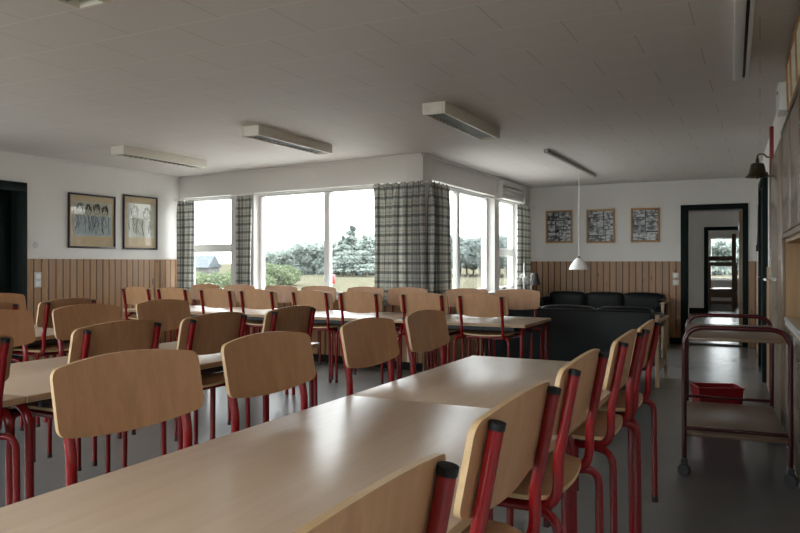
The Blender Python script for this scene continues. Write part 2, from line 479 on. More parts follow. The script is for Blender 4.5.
# ribbed rolled-up blind in a box over the side window
b = thing('roller_blind', 'pale ribbed blind rolled up above the narrow window beside the pine-clad corner', 'blind', (XS, 10.36, 0))
g = new()
for k in range(3): box(g, .0, .05 + .008 * (k % 2), -.52, .52, 2.13 + .06 * k, 2.185 + .06 * k, .01)
obj('ribbed_slats', g, 'white_paint', b)
g = new(); box(g, 0, .075, -.55, .55, 2.315, 2.38, .008); obj('head_box', g, 'white_paint', b)
for y in (-.548, .535):
    g = new(); box(g, 0, .07, y, y + .013, 2.12, 2.315, .003); obj('side_bracket', g, 'white_paint', b)

# doors -------------------------------------------------------------------
d = sgroup('door_1', (XL, 0, 0))
g = new(); box(g, -.12, -.07, DL0 + .06, DL1 - .06, .01, 2.0, .004); obj('door_leaf', g, 'dark_green_paint', d)
g = new()
box(g, -.2, .025, DL0 - .07, DL0 + .06, 0, 2.0, .006); box(g, -.2, .025, DL1 - .06, DL1 + .07, 0, 2.0, .006); box(g, -.2, .025, DL0 - .07, DL1 + .07, 2.0, 2.10, .006)
obj('door_frame', g, 'dark_green_paint', d)
g = new(); tube(g, arc_path([(-.07, DL0 + .13, 1.02), (-.02, DL0 + .13, 1.02), (-.02, DL0 + .25, 1.02)], .02), .009); obj('door_handle', g, 'bronze', d)

d = sgroup('door_2', (0, YB, 0))
g = new()
box(g, DB0 - .105, DB0, -.03, .13, 0, DBZ, .006); box(g, DB1, DB1 + .075, -.03, .13, 0, DBZ, .006); box(g, DB0 - .105, DB1 + .075, -.03, .13, DBZ, DBZ + .075, .006)
obj('door_frame', g, 'dark_green_paint', d)
g = new(); box(g, DB0, DB1, -.01, .12, 0, .02, .004); obj('threshold', g, 'threshold', d)
g = new(); box(g, DB1 - .05, DB1 - .008, .135, .84, .02, DBZ - .02, .003); obj('door_leaf', g, 'door_edge_wood', d)
g = new(); box(g, DB1 - .056, DB1 - .04, .128, .139, 1.66, 1.78, .003); box(g, DB1 - .056, DB1 - .04, .128, .139, 1.38, 1.50, .003); obj('lock_plate', g, 'steel_edge', d)

d = sgroup('door_3', (RX(8.72), 8.72, 0), RROT)
g = new(); box(g, -.025, .0, -.56, .56, 0.01, 2.03, .004); obj('door_leaf', g, 'dark_green_paint', d)
g = new(); box(g, -.05, 0, -.63, -.55, 0, 2.03, .005); box(g, -.05, 0, .55, .63, 0, 2.03, .005); box(g, -.05, 0, -.63, .63, 2.03, 2.11, .005)
obj('door_frame', g, 'dark_green_paint', d)
g = new(); tube(g, arc_path([(-.025, -.45, 1.05), (-.07, -.45, 1.05), (-.07, -.33, 1.05)], .02), .009); obj('door_handle', g, 'black_plastic', d)

# glossy beige door between hatch and dark door
d = sgroup('door_4', (RX(6.35), 6.35, 0), RROT)
g = new(); box(g, -.022, 0, -.76, .70, .03, 2.07, .003); obj('door_leaf', g, 'beige_laminate', d)
g = new(); box(g, -.03, 0, .70, .77, 0, 2.10, .004); box(g, -.024, 0, -.80, -.765, 0, 2.09, .003); obj('door_frame', g, 'beige_laminate', d)
g = new(); tube(g, arc_path([(-.02, .60, 1.06), (-.075, .60, 1.06), (-.075, .47, 1.06)], .02), .011)
lathe(g, [(0, 0), (.025, 0), (.025, .01), (0, .01)], 16, (0, 0, 0)); obj('door_handle', g, 'chrome', d)

# ------------------------------------------------------------------ rooms beyond the doorway
def plainwall(name, x0, x1, y0, y1, z0=0, z1=CZ):
    g = new(); box(g, x0, x1, y0, y1, z0, z1); return struct(name, g, 'white_wall', smooth=0)
Y2, Y3 = 18.7, 23.0
wall_with_holes('wall_corridor_left', Y3 - YB - .12, [(1.2, 3.8, .85, 2.1)], .15, (-2.3, YB + .12, 0), PI / 2)
plainwall('wall_corridor_right', .55, .7, YB + .12, Y3)
wall_with_holes('wall_corridor_end', 2.85, [(1.19, 1.86, 0, 1.98)], .12, (-2.3, Y2, 0), 0)
wall_with_holes('wall_far', 2.85, [(.98, 1.78, .72, 1.95)], .15, (-2.3, Y3, 0), 0)
window((-2.3, Y3, 0), 0, .98, 1.78, .72, 1.95, fw=.04)
window((-2.3, YB + .12, 0), PI / 2, 1.2, 3.8, .85, 2.1, mull=(2.5,))  # second one is unseen, added to light the corridor room
d = sgroup('door_5', (-2.3, Y2, 0))
g = new(); box(g, 1.10, 1.19, -.03, .13, 0, 1.98, .005); box(g, 1.86, 1.95, -.03, .13, 0, 1.98, .005); box(g, 1.10, 1.95, -.03, .13, 1.98, 2.06, .005)
obj('door_frame', g, 'dark_green_paint', d)
g = new(); box(g, -2.3, -1.2, Y2 - .02, Y2, 0, .12); struct('baseboard_corridor', g, 'dark_green_paint', smooth=0)
bb = thing('bunk_bed', 'dark wooden bunk bed seen end-on through both doorways, against the far window', 'bed', (-.97, 20.7, 0))
for x, h in ((-.33, 1.47), (.36, 1.96)):
    g = new(); box(g, x - .05, x + .05, -.04, .04, 0, h, .006); obj('bed_post', g, 'bunk_wood', bb)
for x, h in ((-.33, 1.2), (.36, 1.2)):
    g = new(); box(g, x - .035, x + .035, 1.86, 1.94, 0, h, .006); obj('bed_post', g, 'bunk_wood', bb)
for z0, z1 in ((1.26, 1.38), (1.12, 1.22), (.30, .52), (.12, .20)):
    g = new(); box(g, -.28, .31, -.02, .02, z0, z1, .005); obj('end_rail', g, 'bunk_wood', bb)
for z0, z1 in ((1.12, 1.2), (.30, .45)):
    for x in (-.33, .36):
        g = new(); box(g, x - .015, x + .015, .04, 1.86, z0, z1, .004); obj('side_rail', g, 'bunk_wood', bb)
g = new(); cushion(g, -.28, .28, .05, 1.85, .36, .5, .03, .01); obj('mattress', g, 'white_paint', bb)

# ------------------------------------------------------------------ chair
RT = .0125
def make_chair():
    root = thing('dining_chair', 'x', 'chair')
    W2 = .213
    def rnd(x, w, r=.02):
        e = w - abs(x)
        return 0 if e >= r else r - math.sqrt(max(0, r * r - (r - e) ** 2))
    lean = math.atan2(.035, .18); cl, sl = math.cos(lean), math.sin(lean)
    def back(s, t):
        x = W2 * math.sin(s * PI / 2)
        hz = .075 + .021 * (1 - (x / W2) ** 2) - rnd(x, W2)
        zz = t * hz
        yc = .016 * (x / W2) ** 2                       # ends wrap forward
        th = .0055
        y0, z0 = -.2395, .671                           # panel centre line, then lean back
        yb = y0 + yc; 
        f = (x, yb + th - sl * zz, z0 + cl * zz); b = (x, yb - th - sl * zz, z0 + cl * zz)
        return f, b
    bm = new(); slab(bm, back, 36, 8, 0)
    obj('backrest', bm, None, root, 50, mats=['beech_ply', 'beech_edge'])
    def seat(s, t):
        x = .20 * s
        y = (-.003 + .193 * t) - (rnd(x, .20, .045) * t) - (.02 * (1 - s * s) if t < 0 else 0) * -t
        z = .436 + .010 * (s * s) * (1 - max(0, t)) - .006 * max(0, t) ** 3
        return (x, y, z + .0055), (x, y, z - .0055)
    bm = new(); slab(bm, seat, 16, 10, 0)
    obj('seat', bm, None, root, 50, mats=['beech_seat', 'beech_edge'])
    for sx in (-1, 1):
        x = .170 * sx
        pts = arc_path([(x, -.2610, .734), (x, -.224, .540), (x, -.222, .418), (x, .055, .418)], [.10, .075], 7)
        bm = new(); tube(bm, pts, RT, 12); p = obj('back_post', bm, 'red_tube', root)
        dv = (Vector(pts[0]) - Vector(pts[1])).normalized()
        bm = new(); tube(bm, [Vector(pts[0]) - dv * .003, Vector(pts[0]) + dv * .005, Vector(pts[0]) + dv * .008], RT + .0012, 12)
        obj('end_cap', bm, 'black_plastic', p)
    for yy, ft in ((-.15, -.238), (.075, .082)):
        for sx in (-1, 1):
            pts = arc_path([(0, yy, .4155), (.165 * sx, yy + (ft - yy) * .1, .4155), (.222 * sx, ft, .4155), (.224 * sx, ft * 1.02, .0)], [.05, .075], 7)
            bm = new(); tube(bm, pts, .0115, 12); p = obj('leg', bm, 'red_tube', root)
            e = Vector(pts[-1]); dd = (e - Vector(pts[-2])).normalized()
            bm = new(); tube(bm, [e - dd * .02, e + dd * .004], .0130, 12); obj('rubber_foot', bm, 'foot_brown', p)
    return root
PROTO = make_chair(); first = [True]
LIFT = .215
def chair(px, py, heading, label, group, dz=0):
    a = math.radians(heading)
    ox, oy = -math.sin(a) * -.2625, math.cos(a) * -.2625
    loc = (px - ox, py - oy, LIFT + dz)
    if first[0]:
        first[0] = False; PROTO.location = loc; PROTO.rotation_euler.z = a; PROTO['label'] = label; PROTO['group'] = group; return PROTO
    return dup(PROTO, loc, a, label, group)

# tables ------------------------------------------------------------------
TT = .74
def table(cx, cy, L, along_y, label, group, dz=0):
    """local x across (0.8), local y along the length"""
    t = thing('dining_table', label, 'table', (cx, cy, 0), 0 if along_y else PI / 2, group)
    T_ = TT + dz; h = L / 2 - .0012
    bm = new(); box(bm, -.4, .4, -h, h, T_ - .025, T_, .003); obj('tabletop', bm, 'table_laminate', t)
    bm = new()
    for s in (-1, 1): 
        box(bm, s * .4005 - .0008, s * .4005 + .0008, -h + .003, h - .003, T_ - .022, T_ - .003)
    box(bm, -.397, .397, -h - .0008, -h + .0004, T_ - .022, T_ - .003); box(bm, -.397, .397, h - .0004, h + .0008, T_ - .022, T_ - .003)
    obj('edge_band', bm, 'table_edge', t)
    for e in (-1, 1):
        y = e * (h - .035)
        for s in (-1, 1):
            pts = arc_path([(0, y, T_ - .041), (s * .362, y, T_ - .041), (s * .372, y, .0)], .085, 8)
            bm = new(); tube(bm, pts, .0155, 12); obj('leg', bm, 'red_tube', t)
    bm = new(); k = h - .10
    box(bm, -.145, .145, -k, k, .631 + dz, .6388 + dz, .001)
    for x in (-.02, .02): box(bm, x - .004, x + .004, -k, k, .6388 + dz, T_ - .025)
    obj('chair_hanger', bm, 'tray_black', t)
    for s in (-1, 1):
        bm = new(); box(bm, s * .335 - .012, s * .335 + .012, -k, k, T_ - .062, T_ - .025, .002); obj('side_rail', bm, 'tray_black', t)  # black rail added to make the shaded gap under the top a dark band
    return t
G1, G2, G3, G4 = ('tables of the front row', 'tables of the second row', 'tables of the window row', 'tables of the left row')
X1 = -.88
table(X1, 1.27, 1.8, True, 'long beech table in the foreground, running out of the bottom of the photo', G1)
table(X1, 2.77, 1.2, True, 'short beech table at the far end of the foreground run', G1)
X2 = -2.67
table(X2, .75, 1.8, True, 'beech table of the second row cut off by the left photo edge', G2)
table(X2, 2.58, 1.86, True, 'beech table in the middle of the second row, its seam near the left photo edge', G2)
X4 = -4.45
table(X4, 2.75, 1.9, True, 'beech table nearest the dark left door, mostly hidden by chairs', G4)
Y3c = 5.80
ends = [-1.625, -2.75, -3.835, -4.86, -5.92]
labs = ['beech table at the right end of the window row, in front of the black sofa', 'beech table second from the right in the window row',
        'beech table third from the right in the window row', 'beech table at the left end of the window row, near the pictures wall']
for a, b2, lb in zip(ends, ends[1:], labs): table((a + b2) / 2, Y3c, a - b2, False, lb, G3, -.018)

# chairs ------------------------------------------------------------------
C1 = 'chairs on the right side of the foreground run'; C2 = 'chairs on the left side of the foreground run'
R1 = [(-.335, .63, 'chair at the bottom photo edge, only its backrest top and one post showing'),
      (-.358, 1.22, 'large chair right of the foreground table, second from the camera'),
      (-.375, 1.81, 'chair right of the foreground table, third from the camera'),
      (-.37, 2.44, 'chair right of the foreground table, fourth from the camera'),
      (-.37, 2.92, 'chair right of the foreground table, farthest from the camera and nearest the trolley')]
for x, y, lb in R1: chair(x, y, 90, 'beech ' + lb, C1)
L1 = [(-1.42, 1.30, -95, 'chair with the biggest full backrest, at the left of the foreground table'),
      (-1.41, 1.845, -92, 'chair facing the foreground table, second from the left along its far side'),
      (-1.42, 2.51, -90, 'chair facing the foreground table, third from the left along its far side'),
      (-1.42, 3.06, -90, 'chair facing the foreground table, last on its far side')]
for x, y, h, lb in L1: chair(x, y, h, 'beech ' + lb, C2)
C3 = 'chairs on the near side of the second row'; C4 = 'chairs on the far side of the second row'
R2 = [(-2.17, 1.335, 'chair cut by the left photo edge in the second row, back turned'),
      (-2.17, 1.99, 'chair with its back turned, right behind the biggest backrest'),
      (-2.16, 2.52, 'chair with its back turned, between the two big front backrests'),
      (-2.13, 3.06, 'chair with its back turned at the right end of the second row')]
for x, y, lb in R2: chair(x, y, 90, 'beech ' + lb, C3)
L2 = [(-3.25, 2.16, 'chair of the second row facing the room, cut by the left photo edge'),
      (-3.25, 2.70, 'chair of the second row facing the room, middle of its three'),
      (-3.25, 3.25, 'chair of the second row facing the room, right of its three')]
for x, y, lb in L2: chair(x, y, -90, 'beech ' + lb, C4)
C5 = 'chairs of the left row'
chair(-3.88, 2.58, 90, 'beech chair of the left row with its back turned, cut by the left photo edge', C5)
chair(-3.88, 3.135, 90, 'beech chair of the left row, back turned, before the pine boards and wall switches', C5)
chair(-5.02, 3.40, -90, 'beech chair with only a backrest sliver in front of the dark left door', C5)
C6 = 'chairs on the near side of the window row'; C7 = 'chairs on the window side of the window row'
nx = [-1.945, -2.445, -3.04, -3.53, -4.11, -4.59, -5.135, -5.615]
words = ['first from the right', 'second from the right', 'third from the right', 'fourth from the right', 'fourth from the left', 'third from the left', 'second from the left', 'first from the left']
for x, w in zip(nx, words): chair(x, 5.28, 0, 'beech chair with back turned, near side of window row, ' + w, C6, -.018)
fx = [-1.98, -2.47, -3.09, -3.565, -4.13, -4.605, -5.17, -5.655]
for x, w in zip(fx, words): chair(x, 6.38, 180, 'beech chair facing the room, window side of window row, ' + w, C7, -.018)

# ------------------------------------------------------------------ lights (switched off) on the ceiling
def fixture(xc, y0, y1, label, w=.19, hgt=.09):
    L = y1 - y0; t = thing('ceiling_light', label, 'ceiling light', (xc, (y0 + y1) / 2, CZ), 0, 'louvred ceiling lights')
    bm = new(); h = w / 2; l = L / 2; zb = -hgt
    box(bm, -h, -h + .02, -l, l, zb, 0, .003); box(bm, h - .02, h, -l, l, zb, 0, .003)
    box(bm, -h + .02, h - .02, -l, -l + .02, zb, 0, .003); box(bm, -h + .02, h - .02, l - .02, l, zb, 0, .003)
    box(bm, -h + .02, h - .02, -l + .02, l - .02, -.02, -.0)
    obj('housing', bm, 'fixture_cream', t)
    bm = new(); n = int(L / .07)
    for k in range(1, n):
        y = -l + .02 + (L - .04) * k / n; box(bm, -h + .02, h - .02, y - .002, y + .002, zb + .008, zb + .045)
    obj('louvre', bm, 'louvre_grey', t)
    bm = new(); tube(bm, [(0, -l + .05, -.045 + .0), (0, l - .05, -.045)], .013, 10); obj('lamp_tube', bm, 'tube_white', t)
    return t
fixture(-2.215, 5.0, 6.27, 'louvred ceiling light box, nearest of the three, above the right half of the window row')
fixture(-4.05, 5.12, 6.35, 'louvred ceiling light box, middle of the three above the window row')
fixture(-5.98, 5.38, 6.63, 'louvred ceiling light box, leftmost and farthest, near the pictures wall')
fixture(-2.625, .97, 2.24, 'louvred ceiling light cut by the top edge of the photo at the left')
t = thing('batten_light', 'narrow white ceiling light running along the right wall out of the top of the photo', 'ceiling light', (RX(3.9) - .320, 3.9, CZ), RROT)
bm = new(); box(bm, .0, .05, -1.1, 1.1, -.075, 0, .006); obj('housing', bm, 'white_paint', t)
bm = new(); box(bm, .05, .065, -1.08, 1.08, -.06, -.025, .002); obj('side_shade_strip', bm, 'black_plastic', t)  # black strip standing in for the shaded side of the housing
bm = new(); box(bm, .065, .085, -1.1, 1.1, -.07, 0, .003); obj('reflector', bm, 'white_paint', t)
t = thing('lighting_track', 'thin grey lighting track on the ceiling above the sofas', 'ceiling track', (-2.05, 8.86, CZ))
bm = new(); box(bm, -.022, .022, -1.25, 1.25, -.035, 0, .004); obj('track_rail', bm, 'track_grey', t)
for y in (-1.265, 1.25):
    bm = new(); box(bm, -.024, .024, y, y + .015, -.037, 0, .003); obj('end_cap', bm, 'track_grey', t)
p = thing('pendant_lamp', 'white domed pendant lamp hanging on a cord in front of the pine wall', 'lamp', (-2.115, 9.45, CZ - .035))
z = -(CZ - .035)
bm = new(); lathe(bm, [(.02, 0), (.02, -.05), (.004, -.055)], 16); obj('ceiling_rose', bm, 'lamp_white', p)
bm = new(); tube(bm, [(0, 0, -.05), (0, 0, z + 1.28)], .0055, 8); obj('cord', bm, 'lamp_white', p)
bm = new(); lathe(bm, [(.012, 1.268), (.03, 1.262), (.07, 1.225), (.105, 1.17), (.128, 1.115), (.125, 1.115), (.10, 1.165), (.066, 1.215), (.03, 1.25), (.012, 1.255)], 32, (0, 0, z))
obj('lamp_shade', bm, 'lamp_white', p)
bm = new(); lathe(bm, [(.02, 1.258), (.018, 1.28), (.006, 1.29)], 16, (0, 0, z)); obj('cap', bm, 'rubber_grey', p)

# ------------------------------------------------------------------ curtains
def curtain(name, path, ztop, zbot, label, amp=.035, fold=.115, rail=None, group='plaid curtains'):
    """path: list of 2-D points; folds perpendicular to it"""
    P = [Vector(p) for p in path]; cum = [0]
    for a, b in zip(P, P[1:]): cum.append(cum[-1] + (b - a).length)
    L = cum[-1]; n = max(16, int(L / .009)); bm = new(); uvl = bm.loops.layers.uv.new('UVMap')
    rows = 26; grid = []; us = []
    ph = random.uniform(0, 6)
    for j in range(rows + 1):
        f = j / rows; z = ztop + (zbot - ztop) * f; row = []; u = 0; prev = None
        for i in range(n + 1):
            s = L * i / n
            k = max(0, min(len(cum) - 2, next((q for q in range(len(cum) - 1) if cum[q + 1] >= s - 1e-9), 0)))
            d = (P[k + 1] - P[k]).normalized(); base = P[k] + d * (s - cum[k]); nn = Vector((d.y, -d.x))
            w = amp * (.35 + .65 * min(1, f * 6)) * (math.sin(2 * PI * s / fold + ph + .5 * math.sin(s * 9)) + .35 * math.sin(2 * PI * s / (fold * 2.7) + 1.3 + f))
            if f < .03: w += .006 * math.sin(2 * PI * s / .028)
            q = base + nn * w + d * (.012 * math.sin(f * 3 + s * 7))
            zz = z + (.012 * math.sin(2 * PI * s / .06) if j == 0 else 0)
            if j == 0:
                if prev is not None: u += (q - prev).length * 1.0
                prev = q
            row.append(bm.verts.new((q.x, q.y, zz)))
            if j == 0: us.append(0)
        grid.append(row)
    # cloth coordinate from a mid row so the checks follow the folds
    mid = grid[rows // 2]; us = [0]
    for a, b in zip(mid, mid[1:]): us.append(us[-1] + (Vector(b.co) - Vector(a.co)).length)
    for j in range(rows):
        for i in range(n):
            f = bm.faces.new((grid[j][i], grid[j][i + 1], grid[j + 1][i + 1], grid[j + 1][i]))
            for lp, (jj, ii) in zip(f.loops, ((j, i), (j, i + 1), (j + 1, i + 1), (j + 1, i))):
                lp[uvl].uv = (us[ii], (ztop - zbot) * jj / rows)
    me = bpy.data.meshes.new(name); bm.to_mesh(me); bm.free(); me.materials.append(MATS['plaid_cloth'])
    for p_ in me.polygons: p_.use_smooth = True
    o = bpy.data.objects.new(name, me); COL.objects.link(o)
    m = o.modifiers.new('cloth', 'SOLIDIFY'); m.thickness = .003; m.offset = 0
    return tag(o, label, 'curtain', group)
IN = -.125
def fp(s, o=IN): p = A + WD * s + n2 * o; return (p.x, p.y)
curtain('curtain', [fp(sc_(178.5)), fp(sc_(193))], 2.06, .72, 'narrow checked curtain in the left corner beside the pine boards', .028, .09)
curtain('curtain', [fp(sc_(237.2)), fp(sc_(252.5))], 2.07, .72, 'narrow checked curtain between the small window and the big window', .03, .09)
curtain('curtain', [fp(sc_(373)), fp(WL + .115)], 2.09, .72, 'wide checked curtain at the room corner, its left half over the big window', .05, .12)
curtain('curtain', [(XS + .125, 7.11), (XS + .125, hit(449.5, 263, (XS + .125, 0), (0, 1))[0])], 2.09, .72, 'checked curtain on the right of the room corner, over the side windows', .05, .12)
curtain('curtain', [(XS + .12, hit(517.5, 263, (XS + .12, 0), (0, 1))[0]), (XS + .12, hit(530, 263, (XS + .12, 0), (0, 1))[0])], 2.07, .72, 'narrow checked curtain in the back corner beside the narrow side window', .03, .09)
for nm, a, b, lb in (('curtain_rail', fp(.02, -.10), fp(WL + .08, -.10), 'white curtain rail along the top of the front windows'),
                 ('curtain_rail', (XS + .10, 7.12), (XS + .10, 11.36), 'white curtain rail along the top of the side windows')):
    g = new(); tube(g, [(*a, 2.085), (*b, 2.085)], .009, 8)
    dv = Vector((b[0] - a[0], b[1] - a[1], 0)); nn = Vector((-dv.y, dv.x, 0)).normalized()
    for f in (.1, .5, .9):
        q = Vector((*a, 2.085)) + dv * f; tube(g, [q, q + nn * .1], .006, 6)
    tag(obj(nm, g, 'frame_white'), lb, 'curtain rail')

# ------------------------------------------------------------------ pictures
def framed(name, label, w, h, fw, fmat, loc, rz, group=None):
    """local x along the wall, local -y into the room, origin at lower left, wall at y=0"""
    t = thing(name, label, 'picture', loc, rz, group)
    bm = new()
    box(bm, 0, w, -.025, 0, 0, fw, .003); box(bm, 0, w, -.025, 0, h - fw, h, .003)
    box(bm, 0, fw, -.025, 0, fw, h - fw, .003); box(bm, w - fw, w, -.025, 0, fw, h - fw, .003)
    obj('frame', bm, fmat, t); return t
def stroke(bm, pts, r=.004): tube(bm, [(x, y, z) for x, y, z in pts], r, 5)
def head(bm, cx, cz, r, y, seed):
    rr = random.Random(seed)
    P = [(cx + r * .78 * math.cos(a), y, cz + r * math.sin(a)) for a in [2 * PI * k / 18 for k in range(19)]]; stroke(bm, P, .0025)
    for k in range(16):
        a = PI * (.05 + .9 * k / 15); x0, z0 = cx + r * .8 * math.cos(a), cz + r * math.sin(a)
        stroke(bm, [(x0, y, z0), (x0 + rr.uniform(-.02, .02), y, z0 + rr.uniform(.0, .03)), (x0 * .8 + cx * .2, y, z0 - rr.uniform(.01, .05))], .003)
    for sx in (-1, 1):
        stroke(bm, [(cx + sx * r * .42, y, cz + r * .12), (cx + sx * r * .18, y, cz + r * .14)], .004)
    stroke(bm, [(cx, y, cz + .1 * r), (cx + r * .1, y, cz - r * .22), (cx, y, cz - r * .25)], .0025)
    stroke(bm, [(cx - r * .25, y, cz - r * .5), (cx, y, cz - r * .55), (cx + r * .25, y, cz - r * .48)], .003)
def wallpic_left(u0, u1, vt, vb, label, heads):
    s0, _ = hit(u0, 263, (XL, 0), (0, 1)); s1, _ = hit(u1, 263, (XL, 0), (0, 1))
    z1 = (hit(u0, vt[0], (XL, 0), (0, 1))[1] + hit(u1, vt[1], (XL, 0), (0, 1))[1]) / 2
    z0 = (hit(u0, vb[0], (XL, 0), (0, 1))[1] + hit(u1, vb[1], (XL, 0), (0, 1))[1]) / 2
    w, h = s1 - s0, z1 - z0
    t = framed('framed_drawing', label, w, h, .022, 'black_frame', (XL, s0, z0), PI / 2, 'framed drawings on the left wall')
    bm = new(); box(bm, .022, w - .022, -.010, -.002, .022, h - .022); obj('mount', bm, 'paper_beige', t, smooth=0)
    bm = new(); box(bm, w * .11, w * .92, -.0115, -.010, h * .22, h * .86); obj('drawing_sheet', bm, 'paper_pale', t, smooth=0)
    if heads == 4:
        bm = new(); box(bm, w * .12, w * .91, -.0122, -.0115, h * .24, h * .60); obj('blue_wash', bm, 'paper_blue', t, smooth=0)
    bm = new(); 
    for k in range(heads):
        f = (k + .5) / heads; cx = w * (.14 + .72 * f); r = w * (.085 if heads == 4 else .13); cz = h * (.72 - .02 * (k % 2)) - (0 if heads == 4 else h * .03)
        head(bm, cx, cz, r, -.0135, k * 7 + heads)
        for q in range(6):
            x0 = cx + random.uniform(-1, 1) * r; z0_ = cz - r - random.uniform(0, .03)
            stroke(bm, [(x0, -.0135, z0_), (x0 + random.uniform(-.03, .03), -.0135, z0_ - h * .12), (x0 + random.uniform(-.04, .04), -.0135, max(h * .26, z0_ - h * random.uniform(.2, .38)))], .002)
    obj('ink_lines', bm, 'ink_soft', t)
    bm = new(); box(bm, .022, w - .022, -.019, -.016, .022, h - .022); obj('glass', bm, 'window_glass', t, smooth=0)
wallpic_left(67.5, 114.5, (192, 197), (247.5, 249), 'black framed drawing of a row of heads, wider of the two on the left wall', 4)
wallpic_left(122.5, 156.5, (194, 198), (249, 250), 'black framed drawing of two heads, narrower one nearer the window', 2)
def collage(u0, u1, vt, vb, label, layout, k0):
    x0, z1 = hit(u0, vt, (0, YB), (1, 0)); x1, z0 = hit(u1, vb, (0, YB), (1, 0)); w, h = x1 - x0, z1 - z0
    t = framed('photo_collage', label, w, h, .024, 'oak_frame', (x0, YB, z0), 0, 'framed photo collages on the back wall')
    bm = new(); box(bm, .024, w - .024, -.008, -.001, .024, h - .024); obj('backing', bm, 'black_plastic', t, smooth=0)
    iw, ih = w - .048, h - .048
    for i, (a, b, c, d) in enumerate(layout):
        bm = new(); g = .006; box(bm, .024 + a * iw + g, .024 + b * iw - g, -.011, -.008, .024 + c * ih + g, .024 + d * ih - g)
        obj('photo', bm, 'photo_print_%d' % ((i + k0) % 3), t, smooth=0)
lay1 = [(0, .5, .72, 1), (.5, 1, .78, 1), (0, .35, .32, .72), (.35, .7, .4, .72), (.5, 1, .72, .78), (.7, 1, .4, .72), (0, .5, 0, .32), (.5, 1, 0, .4)]
lay2 = [(0, .62, .8, 1), (.62, 1, .72, 1), (0, .35, .5, .8), (.35, .62, .45, .8), (.62, 1, .4, .72), (0, .4, .2, .5), (.4, .7, .2, .45), (.7, 1, .0, .4), (0, .4, 0, .2), (.4, .7, 0, .2)]
lay3 = [(0, .5, .75, 1), (.5, 1, .8, 1), (0, .5, .5, .75), (.5, 1, .6, .8), (0, .5, .28, .5), (.5, 1, .3, .6), (0, 1, 0, .28)]
collage(546, 572.5, 211, 242.8, 'oak framed sheet of grey photographs, left of three on the back wall', lay1, 0)
collage(586.8, 615, 209.8, 242.8, 'oak framed sheet of grey photographs, middle of three, right of the pendant cord', lay2, 1)
collage(631, 660, 208.5, 242, 'oak framed sheet of grey photographs, right of three, nearest the doorway', lay3, 2)

# sockets and switches ----------------------------------------------------
def plate(loc, rz, label, w=.085, group=None, knob=True):
    t = thing('wall_switch', label, 'switch', loc, rz, group)
    bm = new(); box(bm, -w / 2, w / 2, -.012, 0, -w / 2, w / 2, .004); obj('plate', bm, 'plate_plastic', t)
    bm = new(); box(bm, -w * .3, w * .3, -.018, -.012, -w * .3, w * .3, .003); obj('rocker', bm, 'frame_white', t)
for v0, lb in ((276, 'upper'), (283.6, 'lower')):
    s, z = hit(37.5, v0, (XL + .015, 0), (0, 1)); plate((XL + .015, s, z), PI / 2, lb + ' of two pale switches on the pine boards by the dark left door')
for v0, lb in ((275.5, 'upper'), (282.5, 'lower')):
    s, z = hit(675.8, v0, (0, YB - .015), (1, 0)); plate((s, YB - .015, z), 0, lb + ' of two pale switches on the pine boards left of the doorway')
s, z = hit(35.5, 245, (XL, 0), (0, 1))
t = thing('blank_cover', 'round white cover on the white wall beside the dark left door', 'wall fitting', (XL, s, z), PI / 2)
bm = new(); lathe(bm, [(0, .014), (.03, .012), (.038, 0)], 24); bmesh.ops.rotate(bm, verts=bm.verts, cent=(0, 0, 0), matrix=Matrix.Rotation(PI / 2, 3, 'X')); obj('disc', bm, 'plate_plastic', t)

# ------------------------------------------------------------------ sofas
def sofa(label, loc, rz, W, group):
    """faces local +y; back at y=0"""
    t = thing('sofa', label, 'sofa', loc, rz, group); n = 3; iw = W - .16; D = .78
    bm = new(); box(bm, -iw / 2, iw / 2, .02, .10, .16, .735, .02, 3); obj('back_panel', bm, 'leather_black', t)
    bm = new(); box(bm, -iw / 2, iw / 2, .10, D - .04, .18, .30, .015, 3); obj('base', bm, 'leather_black', t)
    for k in range(n):
        a = -iw / 2 + iw * k / n + .004; b = -iw / 2 + iw * (k + 1) / n - .004
        bm = new(); cushion(bm, a, b, .22, D, .30, .44, .045, .015); obj('seat_cushion', bm, 'leather_black', t)
        bm = new(); cushion(bm, a, b, .112, .29, .40, .755, .05, .012); obj('back_cushion', bm, 'leather_black', t)
    for s in (-1, 1):
        x = s * (W / 2 - .035)
        bm = new(); box(bm, x - .018, x + .018, .04, .085, 0, .70, .006); obj('leg', bm, 'pale_wood', t)
        bm = new(); box(bm, x - .018, x + .018, D - .085, D - .04, 0, .62, .006); obj('leg', bm, 'pale_wood', t)
        bm = new(); box(bm, x - .025, x + .025, .04, D, .62, .65, .008); obj('armrest', bm, 'pale_wood', t)
        bm = new(); cushion(bm, x - s * .05 - .05, x - s * .05 + .05, .30, D - .06, .55, .68, .03, .01); obj('arm_pad', bm, 'leather_black', t)
        bm = new(); box(bm, x - .02, x + .02, .09, D - .09, .16, .22, .004); obj('side_rail', bm, 'pale_wood', t)
    return t
sofa('black leather sofa with its back to the dining tables, wooden side frame', (-1.78, 7.25, 0), 0, 1.86, 'black leather sofas')
sofa('black leather sofa against the pine wall, three back cushions facing the room', (-2.10, YB - .06, 0), PI, 1.84, 'black leather sofas')

